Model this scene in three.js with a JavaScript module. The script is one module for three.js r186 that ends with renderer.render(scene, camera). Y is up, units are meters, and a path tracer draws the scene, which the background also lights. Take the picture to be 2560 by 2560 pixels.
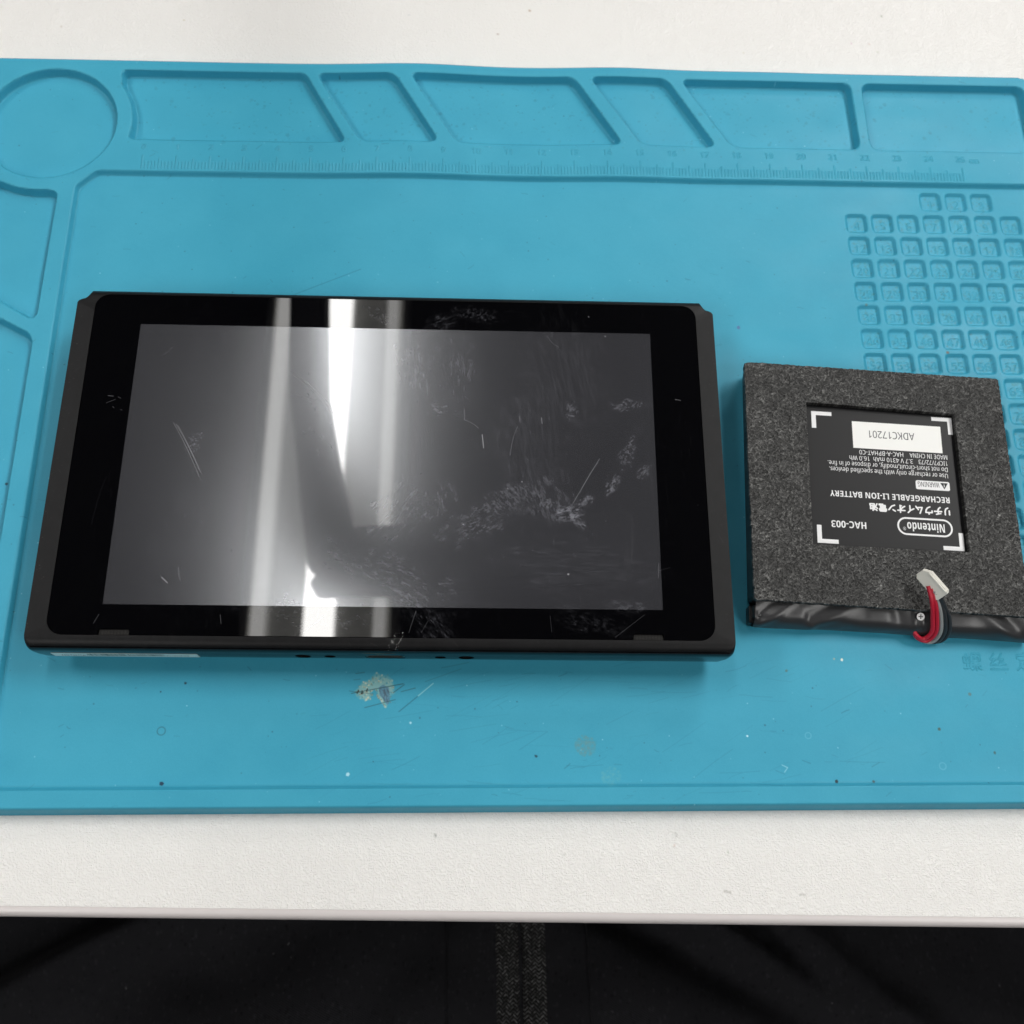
import * as THREE from 'three';
import { mergeGeometries, mergeVertices, toCreasedNormals } from 'three/addons/utils/BufferGeometryUtils.js';
import { RoundedBoxGeometry } from 'three/addons/geometries/RoundedBoxGeometry.js';
import { RectAreaLightUniformsLib } from 'three/addons/lights/RectAreaLightUniformsLib.js';
import { Brush, Evaluator, SUBTRACTION } from 'three-bvh-csg';

/* ---------- camera, lamps, exposure ---------- */
const scene = new THREE.Scene();
scene.background = new THREE.Color(0x000000);
const camera = new THREE.PerspectiveCamera(52.76, 1, 0.01, 20);
camera.rotation.order = 'YXZ';
camera.rotation.set(-1.2328, -0.0978, 0.1061);
camera.position.set(0.02262, 0.26213, 0.10024);
camera.focus = 0.262; camera.userData.fStop = 20;
const renderer = new THREE.WebGLRenderer({ antialias: true });
renderer.toneMapping = THREE.LinearToneMapping;
renderer.toneMappingExposure = 0.95;
renderer.shadowMap.enabled = true;
RectAreaLightUniformsLib.init();
const LAMP = 22;                       // radiance of a lit diffuser
const LAMP_COLOR = new THREE.Color(1.0, 0.987, 0.962);

/* ---------- helpers ---------- */
function rng(seed) { let s = seed >>> 0; return () => { s = (s + 0x6D2B79F5) >>> 0; let t = s; t = Math.imul(t ^ (t >>> 15), t | 1); t ^= t + Math.imul(t ^ (t >>> 7), t | 61); return ((t ^ (t >>> 14)) >>> 0) / 4294967296; }; }
const hash = (x, y, s) => { let h = Math.imul(x | 0, 374761393) + Math.imul(y | 0, 668265263) + Math.imul(s | 0, 1274126177); h = Math.imul(h ^ (h >>> 13), 1274126177); return ((h ^ (h >>> 16)) >>> 0) / 4294967296; };
function vnoise(x, y, s = 0, px = 0, py = 0) {   // value noise, periodic when px, py are given
  const xi = Math.floor(x), yi = Math.floor(y), fx = x - xi, fy = y - yi, u = fx * fx * (3 - 2 * fx), v = fy * fy * (3 - 2 * fy);
  const m = (a, p) => p ? ((a % p) + p) % p : a;
  const g = (a, b) => hash(m(a, px), m(b, py), s);
  return (g(xi, yi) * (1 - u) + g(xi + 1, yi) * u) * (1 - v) + (g(xi, yi + 1) * (1 - u) + g(xi + 1, yi + 1) * u) * v;
}
const fbm = (x, y, s, o = 4) => { let a = 0, w = 0.5, t = 0; for (let i = 0; i < o; i++) { a += w * vnoise(x, y, s + i); t += w; w *= 0.5; x *= 2.03; y *= 2.03; } return a / t; };
const sm = (a, b, x) => { const t = Math.min(1, Math.max(0, (x - a) / (b - a))); return t * t * (3 - 2 * t); };
const lin = (r, g, b) => new THREE.Color().setRGB(r, g, b);
const used = {};
function numbered(n) { used[n] = (used[n] ?? -1) + 1; return used[n] ? n + '_' + String(used[n]).padStart(3, '0') : n; }
function thing(name, label, category, pos = [0, 0, 0], group) {
  const o = new THREE.Group(); o.name = numbered(name); o.position.set(...pos.map((v) => v * 0.001));
  o.userData = { label, category }; if (group) o.userData.group = group; scene.add(o); return o;
}
// geometry is written in millimetres and stored in metres
function mesh(name, geo, mat, parent, label) {
  if (Array.isArray(geo)) geo = mergeGeometries(geo.map((g) => { const q = g.index ? g.toNonIndexed() : g; for (const k of Object.keys(q.attributes)) if (!['position', 'normal', 'uv'].includes(k)) q.deleteAttribute(k); return q; }));
  geo.scale(0.001, 0.001, 0.001);
  const m = new THREE.Mesh(geo, mat); m.name = name; m.castShadow = m.receiveShadow = true;
  if (label) m.userData.label = label;
  parent.add(m); return m;
}
const box = (x0, x1, y0, y1, z0, z1, r = 0) => { const g = r ? new RoundedBoxGeometry(x1 - x0, y1 - y0, z1 - z0, 3, r) : new THREE.BoxGeometry(x1 - x0, y1 - y0, z1 - z0); g.translate((x0 + x1) / 2, (y0 + y1) / 2, (z0 + z1) / 2); return g; };
function planarUV(g, x0, x1, z0, z1, turned) {
  const p = g.attributes.position, uv = new Float32Array(p.count * 2);
  for (let i = 0; i < p.count; i++) { const u = (p.getX(i) - x0) / (x1 - x0), v = 1 - (p.getZ(i) - z0) / (z1 - z0); uv[2 * i] = turned ? 1 - u : u; uv[2 * i + 1] = turned ? 1 - v : v; }
  g.setAttribute('uv', new THREE.BufferAttribute(uv, 2)); return g;
}
function roundRect(x0, x1, z0, z1, r, n = 8) {   // points, counter-clockwise seen with x right and y = z
  const pts = []; const c = [[x1 - r, z0 + r, -90], [x1 - r, z1 - r, 0], [x0 + r, z1 - r, 90], [x0 + r, z0 + r, 180]];
  for (const [cx, cz, a0] of c) for (let i = 0; i <= n; i++) { const a = (a0 + 90 * i / n) * Math.PI / 180; pts.push([cx + r * Math.cos(a), cz + r * Math.sin(a)]); }
  return pts;
}
const V2 = (pts) => pts.map((p) => new THREE.Vector2(p[0], p[1]));
function flat(pts, y, holes = []) {               // horizontal face, looking up
  const s = new THREE.Shape(V2(pts)); for (const h of holes) s.holes.push(new THREE.Path(V2(h)));
  const g = new THREE.ShapeGeometry(s), p = g.attributes.position, ix = g.index.array;
  for (let i = 0; i < p.count; i++) p.setXYZ(i, p.getX(i), y, p.getY(i));
  for (let i = 0; i < ix.length; i += 3) { const t = ix[i]; ix[i] = ix[i + 1]; ix[i + 1] = t; }
  g.computeVertexNormals(); const n = g.attributes.normal; if (n.getY(0) < 0) { for (let i = 0; i < ix.length; i += 3) { const t = ix[i]; ix[i] = ix[i + 1]; ix[i + 1] = t; } g.computeVertexNormals(); }
  return g;
}
function loft(rings, closed = true, capA = false, capB = false) {   // rings of [x, y, z]
  const n = rings[0].length, pos = [], idx = [], m = closed ? n : n - 1;
  for (const r of rings) for (const p of r) pos.push(...p);
  for (let j = 0; j + 1 < rings.length; j++) for (let i = 0; i < m; i++) { const a = j * n + i, b = j * n + (i + 1) % n, c = a + n, d = b + n; idx.push(a, b, d, a, d, c); }
  const cap = (j, flip) => { const c = [0, 0, 0]; for (const p of rings[j]) for (let k = 0; k < 3; k++) c[k] += p[k] / n; const q = pos.length / 3; pos.push(...c); for (let i = 0; i < n; i++) { const a = j * n + i, b = j * n + (i + 1) % n; flip ? idx.push(q, b, a) : idx.push(q, a, b); } };
  if (capA) cap(0, true); if (capB) cap(rings.length - 1, false);
  const g = new THREE.BufferGeometry(); g.setAttribute('position', new THREE.Float32BufferAttribute(pos, 3)); g.setIndex(idx);
  g.setAttribute('uv', new THREE.Float32BufferAttribute(new Float32Array(pos.length / 3 * 2), 2)); g.computeVertexNormals(); return g;
}
function canvas(w, h) { const c = document.createElement('canvas'); c.width = w; c.height = h; return [c, c.getContext('2d')]; }
function tex(c, color = true, rep) { const t = new THREE.CanvasTexture(c); if (color) t.colorSpace = THREE.SRGBColorSpace; t.magFilter = THREE.LinearFilter; t.anisotropy = 8; if (rep) { t.wrapS = t.wrapT = THREE.RepeatWrapping; t.repeat.set(...rep); } return t; }
function dataTex(n, f, color) {   // n x n, f(x, y) -> grey 0..1 or [r, g, b] 0..255
  const d = new Uint8Array(n * n * 4);
  for (let y = 0; y < n; y++) for (let x = 0; x < n; x++) { const v = f(x, y), i = 4 * (y * n + x); if (Array.isArray(v)) { d[i] = v[0]; d[i + 1] = v[1]; d[i + 2] = v[2]; } else d[i] = d[i + 1] = d[i + 2] = Math.max(0, Math.min(255, v * 255)); d[i + 3] = 255; }
  const t = new THREE.DataTexture(d, n, n); t.magFilter = THREE.LinearFilter; t.minFilter = THREE.LinearMipmapLinearFilter; t.generateMipmaps = true; t.wrapS = t.wrapT = THREE.RepeatWrapping; if (color) t.colorSpace = THREE.SRGBColorSpace; t.needsUpdate = true; return t;
}
const GLYPH = {
  'リ': [[25, 10, 25, 60], [75, 8, 75, 50, 65, 80, 40, 95]], 'チ': [[72, 8, 20, 20], [8, 44, 92, 44], [50, 15, 50, 62, 40, 82, 22, 95]],
  'ウ': [[50, 5, 50, 22], [12, 46, 12, 24, 88, 24, 82, 55, 65, 80, 35, 95]], 'ム': [[48, 8, 18, 82, 86, 76], [65, 52, 92, 92]],
  'イ': [[80, 8, 50, 38, 10, 58], [55, 35, 55, 95]], 'オ': [[8, 30, 92, 30], [62, 5, 62, 92, 46, 86], [60, 32, 40, 62, 8, 82]], 'ン': [[14, 15, 40, 32], [18, 90, 55, 75, 90, 28]],
  '電': [[18, 6, 82, 6], [10, 34, 10, 18, 90, 18, 90, 34], [50, 6, 50, 42], [24, 28, 40, 28], [60, 28, 76, 28], [24, 38, 40, 38], [60, 38, 76, 38], [22, 50, 78, 50, 78, 78, 22, 78, 22, 50], [22, 64, 78, 64], [50, 50, 50, 92, 92, 92, 92, 82]],
  '池': [[15, 10, 25, 22], [8, 36, 18, 46], [10, 92, 26, 60], [34, 46, 88, 28, 86, 66, 74, 66], [60, 8, 60, 70], [42, 22, 42, 90, 92, 90, 92, 74]],
  '螺': [[8, 25, 8, 55, 40, 55, 40, 25, 8, 25], [24, 8, 24, 85], [5, 85, 45, 80], [36, 70, 46, 90], [52, 8, 52, 44, 94, 44, 94, 8, 52, 8], [52, 26, 94, 26], [73, 8, 73, 44], [78, 48, 56, 58, 84, 60, 52, 74, 92, 72], [72, 72, 72, 96], [60, 80, 50, 92], [84, 80, 94, 92]],
  '丝': [[30, 8, 10, 38, 34, 38, 8, 68, 42, 64], [72, 8, 52, 38, 78, 38, 50, 68, 90, 64], [5, 90, 95, 90]],
  '定': [[50, 4, 50, 16], [12, 34, 12, 18, 88, 18, 88, 34], [25, 42, 75, 42], [50, 42, 50, 88], [50, 64, 78, 64], [28, 56, 24, 78, 8, 94], [24, 76, 45, 92, 95, 94]],
};
function glyphs(g, text, x, y, size, step, weight) {
  g.lineWidth = weight; g.lineCap = 'round'; g.lineJoin = 'round';
  [...text].forEach((ch, i) => { for (const s of GLYPH[ch]) { g.beginPath(); for (let k = 0; k < s.length; k += 2) { const px = x + i * step + s[k] / 100 * size, py = y + s[k + 1] / 100 * size; k ? g.lineTo(px, py) : g.moveTo(px, py); } g.stroke(); } });
}

/* ---------- desk and floor ---------- */
const DESK = -3.5;
{
  const floor = mesh('floor', new THREE.PlaneGeometry(6000, 6000).rotateX(-Math.PI / 2).translate(0, -752, 0), new THREE.MeshStandardMaterial({ color: lin(0.12, 0.12, 0.12), roughness: 0.6 }), scene);
  floor.userData.kind = 'structure';
  const N = 1024, P = 56;                                             // one tile is 56 mm
  const stipple = dataTex(N, (x, y) => {
    const u = x / N * P, v = y / N * P, w = vnoise(u, v, 5, P, P);
    const a = vnoise(u * 2 + w * 1.4, v * 2, 11, P * 2, P * 2), b = vnoise(u * 3.5, v * 3.5 + w * 1.5, 12, P * 3.5, P * 3.5);
    const r = 1 - Math.abs(2 * a - 1), q = 1 - Math.abs(2 * b - 1);
    return 0.15 + 0.55 * Math.pow(r, 3) + 0.3 * Math.pow(q, 2.5);
  });
  stipple.repeat.set(1 / 0.056, 1 / 0.056);
  const [c, g] = canvas(1024, 1024), R = rng(71);
  g.fillStyle = '#efedea'; g.fillRect(0, 0, 1024, 1024);
  for (let i = 0; i < 130; i++) { g.fillStyle = `rgba(${120 + R() * 60 | 0},${115 + R() * 60 | 0},${105 + R() * 60 | 0},${0.25 + R() * 0.5})`; g.beginPath(); g.ellipse(R() * 1024, R() * 1024, 0.5 + R() * 1.1, 0.4 + R() * 0.6, R() * 6, 0, 7); g.fill(); }
  g.lineCap = 'round';
  for (let i = 0; i < 16; i++) { g.strokeStyle = `rgba(120,115,108,${0.2 + R() * 0.3})`; g.lineWidth = 0.7 + R() * 0.6; g.beginPath(); const x = R() * 1024, y = R() * 1024; g.moveTo(x, y); g.quadraticCurveTo(x + R() * 3, y + R() * 3, x + R() * 7 - 2, y + R() * 6 - 2); g.stroke(); }
  const t = tex(c, true, [1 / 0.34, 1 / 0.34]);
  const top = new THREE.MeshPhysicalMaterial({ map: t, roughness: 0.36, bumpMap: stipple, bumpScale: 0.0002, specularIntensity: 1 });
  const edge = new THREE.MeshPhysicalMaterial({ color: lin(0.70, 0.655, 0.645), roughness: 0.3 });
  const desk = thing('desk', 'white desk top with fine stippled grain under the blue mat', 'desk', [0, DESK, 0]);
  desk.rotation.y = -0.0095;
  const slab = box(-700, 700, -25, 0, -740, 108.71);
  planarUV(slab, 0, 1000, 1000, 0);
  mesh('desk_top', slab, top, desk);
  const prof = []; for (let i = 0; i <= 10; i++) { const a = Math.PI / 2 * (1 - i / 10); prof.push([108.75 + 2.0 * Math.cos(a) + 0.4, -2.05 + 2.0 * Math.sin(a)]); }
  const ring = [[108.75, -0.05], ...prof, [111.15, -23], [110, -25], [108.75, -25]];
  mesh('edge_banding', toCreasedNormals(loft([-700, 700].map((x) => ring.map(([z, y]) => [x, y, z])), true, true, true).toNonIndexed(), 0.5), edge, desk, 'smooth grey white plastic strip along the front edge');
  for (const [x, z] of [[-660, -700], [660, -700], [-660, 70], [660, 70]]) mesh('leg', box(x - 20, x + 20, -748, -25.2, z - 20, z + 20, 3), edge, desk);
}

/* ---------- repair mat: one moulded sheet ---------- */
const K = 0.0105;
const toWorld = (a, b) => [(a + K * b) / (1 + K * K), (b - K * a) / (1 + K * K)];
const MA = [-132, 201], MB = [-141.2, 87.2];
function poly(pts) { return { pts, x0: Math.min(...pts.map((p) => p[0])) - 2, x1: Math.max(...pts.map((p) => p[0])) + 2, y0: Math.min(...pts.map((p) => p[1])) - 2, y1: Math.max(...pts.map((p) => p[1])) + 2 }; }
function sdPoly(q, x, y) {
  const v = q.pts; let d = 1e9, s = 1;
  for (let i = 0, j = v.length - 1; i < v.length; j = i, i++) {
    const ex = v[j][0] - v[i][0], ey = v[j][1] - v[i][1], wx = x - v[i][0], wy = y - v[i][1];
    const t = Math.max(0, Math.min(1, (wx * ex + wy * ey) / (ex * ex + ey * ey))), bx = wx - ex * t, by = wy - ey * t;
    d = Math.min(d, bx * bx + by * by);
    const c1 = y >= v[i][1], c2 = y < v[j][1], c3 = ex * wy > ey * wx; if ((c1 && c2 && c3) || (!c1 && !c2 && !c3)) s = -s;
  }
  return s * Math.sqrt(d);
}
function rounded(pts, r, n = 5) {   // corners cut by arcs
  const o = []; const L = pts.length;
  for (let i = 0; i < L; i++) {
    const p = pts[i], a = pts[(i + L - 1) % L], b = pts[(i + 1) % L], rr = p[2] ?? r;
    const la = Math.hypot(a[0] - p[0], a[1] - p[1]), lb = Math.hypot(b[0] - p[0], b[1] - p[1]);
    const k = Math.min(rr, la * 0.45, lb * 0.45); const A = [p[0] + (a[0] - p[0]) * k / la, p[1] + (a[1] - p[1]) * k / la], B = [p[0] + (b[0] - p[0]) * k / lb, p[1] + (b[1] - p[1]) * k / lb];
    for (let t = 0; t <= n; t++) { const s = t / n; o.push([A[0] * (1 - s) ** 2 + 2 * p[0] * s * (1 - s) + B[0] * s * s, A[1] * (1 - s) ** 2 + 2 * p[1] * s * (1 - s) + B[1] * s * s]); }
  }
  return o;
}
const sdRR = (x, y, cx, cy, hx, hy, r) => { const qx = Math.abs(x - cx) - hx + r, qy = Math.abs(y - cy) - hy + r; return Math.hypot(Math.max(qx, 0), Math.max(qy, 0)) + Math.min(Math.max(qx, qy), 0) - r; };
const CX = -107.5, CZ = -115, CR = 19.9;
const arc = (r, a0, a1, n) => Array.from({ length: n + 1 }, (_, i) => { const a = (a0 + (a1 - a0) * i / n) * Math.PI / 180; return [CX + r * Math.cos(a), CZ + r * Math.sin(a), 0.01]; });
const T = -135.2, Bm = -109.6;
const POCKETS = [
  rounded([[-88.2, T, 2.2], [-31.9, T, 2.2], [-17.9, Bm + 0.3, 2.6], [-81.6, Bm + 0.3, 1.5], [-83.2, Bm - 0.4, 1.2], ...arc(24.7, 12, -35, 10)], 2),
  rounded([[-28.3, T], [-4.3, T], [10.2, Bm], [-13.6, Bm]], 3),
  rounded([[0.8, T], [51.9, T], [66.4, Bm], [15.6, Bm]], 3),
  rounded([[57.0, T], [81.2, T], [95.4, Bm - 0.3], [72.0, Bm - 0.3]], 3),
  rounded([[85.8, T], [140.0, T], [140.2, Bm - 0.3], [100.3, Bm - 0.3]], 3),
  rounded([[143.7, T], [196, T], [196, Bm - 0.3], [143.9, Bm - 0.3]], 3),
  rounded([...arc(24.4, 118, 84, 8), [-101.9, -90.0, 2.5], [-102.1, -46.9, 3.5], [-126, -61, 2], [-126, -92, 2]], 2),
  rounded([[-126, -55, 2], [-102.2, -42.4, 3], [-102.2, 62, 3], [-126, 62, 3]], 3),
].map(poly);
const CENTER = poly(rounded([[-91.4, -97.6, 1.5], [196.4, -97.6, 4], [196.4, 80.5, 4], [-96.7, 80.5, 4], [-96.7, -92.3, 1.5]], 1.5));
const CELL_A = 133.5, CELL_B = -87.1, PA = 7.94, PB = 7.86;
const wave = (a, b) => (1.25 * Math.exp(-(((a - 2) / 21) ** 2)) + 1.05 * Math.exp(-(((a - 66) / 19) ** 2)) + 0.3 * Math.exp(-(((a - 110) / 22) ** 2))) * (1 - sm(-120, -62, b) * 1) + 0.12 * (fbm(a / 50, b / 50, 3, 2) - 0.5);
function matHeight(a, b) {
  const dOut = sdRR(a, b, 34.7, -26.7, 165.6, 112.6, 5.5);
  let h = 1.5;
  const w = 0.3;
  if (a > -99 && b > -100) {
    const dc = sdPoly(CENTER, a, b); h = 1.5 * sm(-w, w, dc);
    if (dc < -0.5 && a > 132) {
      const i = Math.floor((a - CELL_A + 1) / PA), row = b < CELL_B - 1 ? -1 : Math.floor((b - CELL_B + 1) / PB);
      if (i >= 0 && i < 8 && row < 16 && (row >= 0 ? true : (i >= 3 && i <= 5))) {
        const d = sdRR(a, b, CELL_A + i * PA + 3.05, (row < 0 ? CELL_B - 8.0 : CELL_B + row * PB) + 3.05, 3.05, 3.05, 1.1);
        h -= 0.95 * (1 - sm(-0.45, 0.15, d));
      }
    }
  }
  if (b < -88 || a < -99) {
    let d = 1e9;
    const dc = Math.hypot(a - CX, b - CZ) - CR; if (dc < d) d = dc;
    for (const p of POCKETS) if (a > p.x0 && a < p.x1 && b > p.y0 && b < p.y1) d = Math.min(d, sdPoly(p, a, b));
    h -= 2.6 * (1 - sm(-0.6, 0.12, d));
  }
  h = h + (-3.5 - h) * sm(-0.55, 0.35, dOut);
  h += wave(a, b) * (1 - sm(-0.55, 0.35, dOut) * 0.6);
  return [Math.max(h, -3.5), dOut];
}
{
  const st = 0.4, na = Math.round((MA[1] - MA[0]) / st) + 1, nb = Math.round((MB[1] - MB[0]) / st) + 1;
  const pos = new Float32Array(na * nb * 3), uv = new Float32Array(na * nb * 2), out = new Float32Array(na * nb);
  for (let j = 0; j < nb; j++) for (let i = 0; i < na; i++) {
    const a = MA[0] + i * st, b = MB[0] + j * st, k = j * na + i, [h, d] = matHeight(a, b), [x, z] = toWorld(a, b);
    pos[3 * k] = x; pos[3 * k + 1] = h; pos[3 * k + 2] = z; uv[2 * k] = i / (na - 1); uv[2 * k + 1] = 1 - j / (nb - 1); out[k] = d;
  }
  const idx = [];
  for (let j = 0; j + 1 < nb; j++) for (let i = 0; i + 1 < na; i++) {
    const k = j * na + i; if (Math.min(out[k], out[k + 1], out[k + na], out[k + na + 1]) > 0.45) continue;
    if ((i + j) & 1) idx.push(k, k + na, k + 1, k + 1, k + na, k + na + 1); else idx.push(k, k + na, k + na + 1, k, k + na + 1, k + 1);
  }
  const geo = new THREE.BufferGeometry(); geo.setAttribute('position', new THREE.BufferAttribute(pos, 3)); geo.setAttribute('uv', new THREE.BufferAttribute(uv, 2)); geo.setIndex(idx); geo.computeVertexNormals();

  const W = 2048, H = 1404, S = W / (MA[1] - MA[0]), X = (a) => (a - MA[0]) * S, Y = (b) => (b - MB[0]) * S;
  /* relief: ruler, numbers, lettering, fine grain */
  const [bc, bg] = canvas(W, H); bg.fillStyle = 'rgb(128,128,128)'; bg.fillRect(0, 0, W, H);
  const R0 = -78.4; bg.strokeStyle = 'rgb(214,214,214)'; bg.fillStyle = 'rgb(214,214,214)'; bg.lineWidth = 2.0;
  for (let i = 0; i <= 250; i++) { const a = R0 + i * 0.998, l = i % 10 === 0 ? 5.0 : i % 5 === 0 ? 4.0 : 2.9; bg.beginPath(); bg.moveTo(X(a), Y(-98.9)); bg.lineTo(X(a), Y(-98.6 - l)); bg.stroke(); }
  bg.textAlign = 'center'; bg.textBaseline = 'middle'; bg.font = `${2.7 * S}px sans-serif`;
  for (let i = 0; i <= 25; i++) bg.fillText(String(i), X(R0 + i * 9.98), Y(-106.6));
  bg.font = `${2.3 * S}px sans-serif`; bg.fillText('cm', X(R0 + 249.5 + 4.2), Y(-106.2));
  bg.strokeStyle = 'rgb(60,60,60)'; bg.fillStyle = 'rgb(60,60,60)'; bg.font = `${3.5 * S}px sans-serif`;
  let n = 1;
  for (let r = -1; r < 16; r++) for (let i = 0; i < 8; i++) { if (r < 0 && (i < 3 || i > 5)) continue; bg.fillText(String(n), X(CELL_A + i * PA + 3.2), Y((r < 0 ? CELL_B - 8 : CELL_B + r * PB) + 3.6)); n++; }
  bg.strokeStyle = 'rgb(215,215,215)'; glyphs(bg, '螺丝定', X(148.3), Y(47.1), 4.9 * S, 7.0 * S, 2.4);
  { const im = bg.getImageData(0, 0, W, H), d = im.data; for (let y = 0; y < H; y++) for (let x = 0; x < W; x++) { const k = 4 * (y * W + x), v = (hash(x, y, 9) - 0.5) * 3 + (vnoise(x / 9, y / 9, 21) - 0.5) * 9; d[k] += v; d[k + 1] += v; d[k + 2] += v; } bg.putImageData(im, 0, 0); }
  /* colour: pigment mottling, specks, scuffs, scorch, rings */
  const [cc, g] = canvas(W, H), R = rng(4); g.fillStyle = 'rgb(60,161,190)'; g.fillRect(0, 0, W, H);
  { const im = g.getImageData(0, 0, W, H), d = im.data; for (let y = 0; y < H; y++) for (let x = 0; x < W; x++) { const k = 4 * (y * W + x), v = (fbm(x / 60, y / 60, 31, 4) - 0.5) * 9 + (hash(x, y, 2) - 0.5) * 4; d[k] += v; d[k + 1] += v; d[k + 2] += v * 0.9; } g.putImageData(im, 0, 0); }
  g.lineCap = 'round';
  const dot = (a, b, r, col) => { g.fillStyle = col; g.beginPath(); const k = 5; for (let i = 0; i < k; i++) { const t = i / k * 6.283, q = r * S * (0.7 + 0.6 * R()); i ? g.lineTo(X(a) + q * Math.cos(t), Y(b) + q * Math.sin(t)) : g.moveTo(X(a) + q * Math.cos(t), Y(b) + q * Math.sin(t)); } g.fill(); };
  const rnd = (l, h) => l + (h - l) * R();
  for (let i = 0; i < 420; i++) dot(rnd(...MA), rnd(...MB), rnd(0.08, 0.2), `rgba(175,222,236,${rnd(0.3, 0.9)})`);
  for (let i = 0; i < 650; i++) dot(rnd(...MA), rnd(...MB), rnd(0.08, 0.24), `rgba(25,62,78,${rnd(0.15, 0.6)})`);
  for (let i = 0; i < 420; i++) { const a = rnd(...MA), b = rnd(...MB), l = rnd(0.5, 2.4), t = rnd(-0.9, 0.9); g.strokeStyle = `rgba(26,90,112,${rnd(0.12, 0.4)})`; g.lineWidth = rnd(0.5, 1.3); g.beginPath(); g.moveTo(X(a), Y(b)); g.quadraticCurveTo(X(a + l * 0.5 * Math.cos(t)), Y(b + l * 0.5 * Math.sin(t) + rnd(-0.3, 0.3)), X(a + l * Math.cos(t)), Y(b + l * Math.sin(t))); g.stroke(); }
  for (let i = 0; i < 120; i++) { const a = rnd(-20, 120), b = rnd(50, 85), l = rnd(2, 12), t = rnd(-0.6, 0.15); g.strokeStyle = `rgba(24,96,122,${rnd(0.1, 0.3)})`; g.lineWidth = rnd(0.4, 0.9); g.beginPath(); g.moveTo(X(a), Y(b)); g.quadraticCurveTo(X(a + l * 0.5), Y(b + l * 0.5 * Math.tan(t) + rnd(-0.5, 0.5)), X(a + l), Y(b + l * Math.tan(t))); g.stroke(); }
  // grime scattered on the pocket floors and in the screw cells
  for (let i = 0; i < 900; i++) { const a = rnd(-90, 196), b = rnd(-134, -108); dot(a, b, rnd(0.1, 0.5) * (R() < 0.2 ? 1.6 : 1), `rgba(40,104,120,${rnd(0.06, 0.22)})`); }
  for (let r = -1; r < 16; r++) for (let i = 0; i < 8; i++) for (let q = 0; q < (r < 0 && (i < 3 || i > 5) ? 0 : 60); q++) dot(CELL_A + i * PA + rnd(0.5, 5.6), (r < 0 ? CELL_B - 8 : CELL_B + r * PB) + rnd(0.6, 5.6), rnd(0.1, 0.5), `rgba(${58 + R() * 24 | 0},${120 + R() * 16 | 0},${130 + R() * 14 | 0},${rnd(0.08, 0.3)})`);
  for (const [a, b, r, col] of [[-54.5, 79.2, 0.5, 'rgba(22,48,70,.9)'], [-51.1, 54.7, 0.3, 'rgba(20,50,65,.9)'], [-57, 56.9, 0.22, 'rgba(20,50,65,.8)'], [-9.5, 77.2, 0.5, 'rgba(180,225,238,.9)'], [5.6, 64.8, 0.4, 'rgba(190,228,240,.9)'], [36.9, 73.1, 0.4, 'rgba(25,60,75,.8)'], [111.8, 79.6, 0.4, 'rgba(20,45,55,.95)'], [121.1, 79.7, 0.35, 'rgba(60,88,92,.9)'], [139.7, 66.8, 0.45, 'rgba(70,92,84,.9)'], [153, 72.8, 0.4, 'rgba(60,95,95,.8)'], [148.9, 58, 0.45, 'rgba(92,124,124,.8)'], [116.6, 49, 0.45, 'rgba(235,235,220,.95)'], [114.6, 48.8, 0.35, 'rgba(180,180,160,.8)'], [101.9, 51.9, 0.4, 'rgba(84,118,112,.8)'], [90.3, 68.4, 0.3, 'rgba(225,240,245,.95)'], [-104, 1, 0.5, 'rgba(20,60,75,.9)'], [97.5, -48, 0.7, 'rgba(95,90,150,.6)'], [158, -40.6, 0.5, 'rgba(110,90,80,.8)'], [136, -56, 0.5, 'rgba(110,110,100,.5)']]) dot(a, b, r, col);
  for (const [a, b, r, al] of [[-55.9, 66.6, 1.0, 0.7], [105.8, 68.3, 0.75, 0.35], [139.2, 76, 0.85, 0.35]]) { g.strokeStyle = al > 0.5 ? `rgba(35,90,105,${al})` : `rgba(160,215,232,${al})`; g.lineWidth = 1.3; g.beginPath(); g.arc(X(a), Y(b), r * S, 0, 7); g.stroke(); }
  for (const [a, b, rr, n2, col] of [[49.2, 70.6, 2.6, 260, '112,140,138'], [55.4, 78.1, 2.4, 150, '98,172,184']]) for (let i = 0; i < n2; i++) { const t = R() * 6.283, q = Math.sqrt(R()) * rr; dot(a + q * Math.cos(t), b + q * Math.sin(t), rnd(0.1, 0.45), `rgba(${col},${rnd(0.08, 0.22)})`); }
  // the scorched, cut patch in front of the tablet
  const blot = (pts, col, jit) => { g.fillStyle = col; g.beginPath(); pts.forEach(([a, b], i) => { const x = X(a) + (R() - 0.5) * jit, y = Y(b) + (R() - 0.5) * jit; i ? g.lineTo(x, y) : g.moveTo(x, y); }); g.closePath(); g.fill(); };
  const SC1 = [[-8.6, 57.1], [-7.6, 55.6], [-6.6, 54.5], [-5.2, 54.2], [-4.3, 53.4], [-3.3, 52.3], [-2.0, 52.9], [-0.6, 52.8], [0.6, 54.2], [1.2, 55.9], [1.1, 57.3], [0.4, 58.2], [0.3, 59.5], [-0.7, 61.1], [-1.5, 60.0], [-2.6, 58.6], [-3.0, 56.9], [-4.0, 56.2], [-4.7, 56.9], [-4.7, 58.9], [-5.8, 59.2], [-7.1, 58.6], [-7.9, 57.9]];
  for (let q = 0; q < 5; q++) blot(SC1.map(([a, b]) => [-3.6 + (a + 3.6) * (1.06 - q * 0.05), 56.3 + (b - 56.3) * (1.06 - q * 0.05)]), `rgba(${140 + q * 9},${182 + q * 3},${176 + q},0.2)`, 5);
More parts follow.
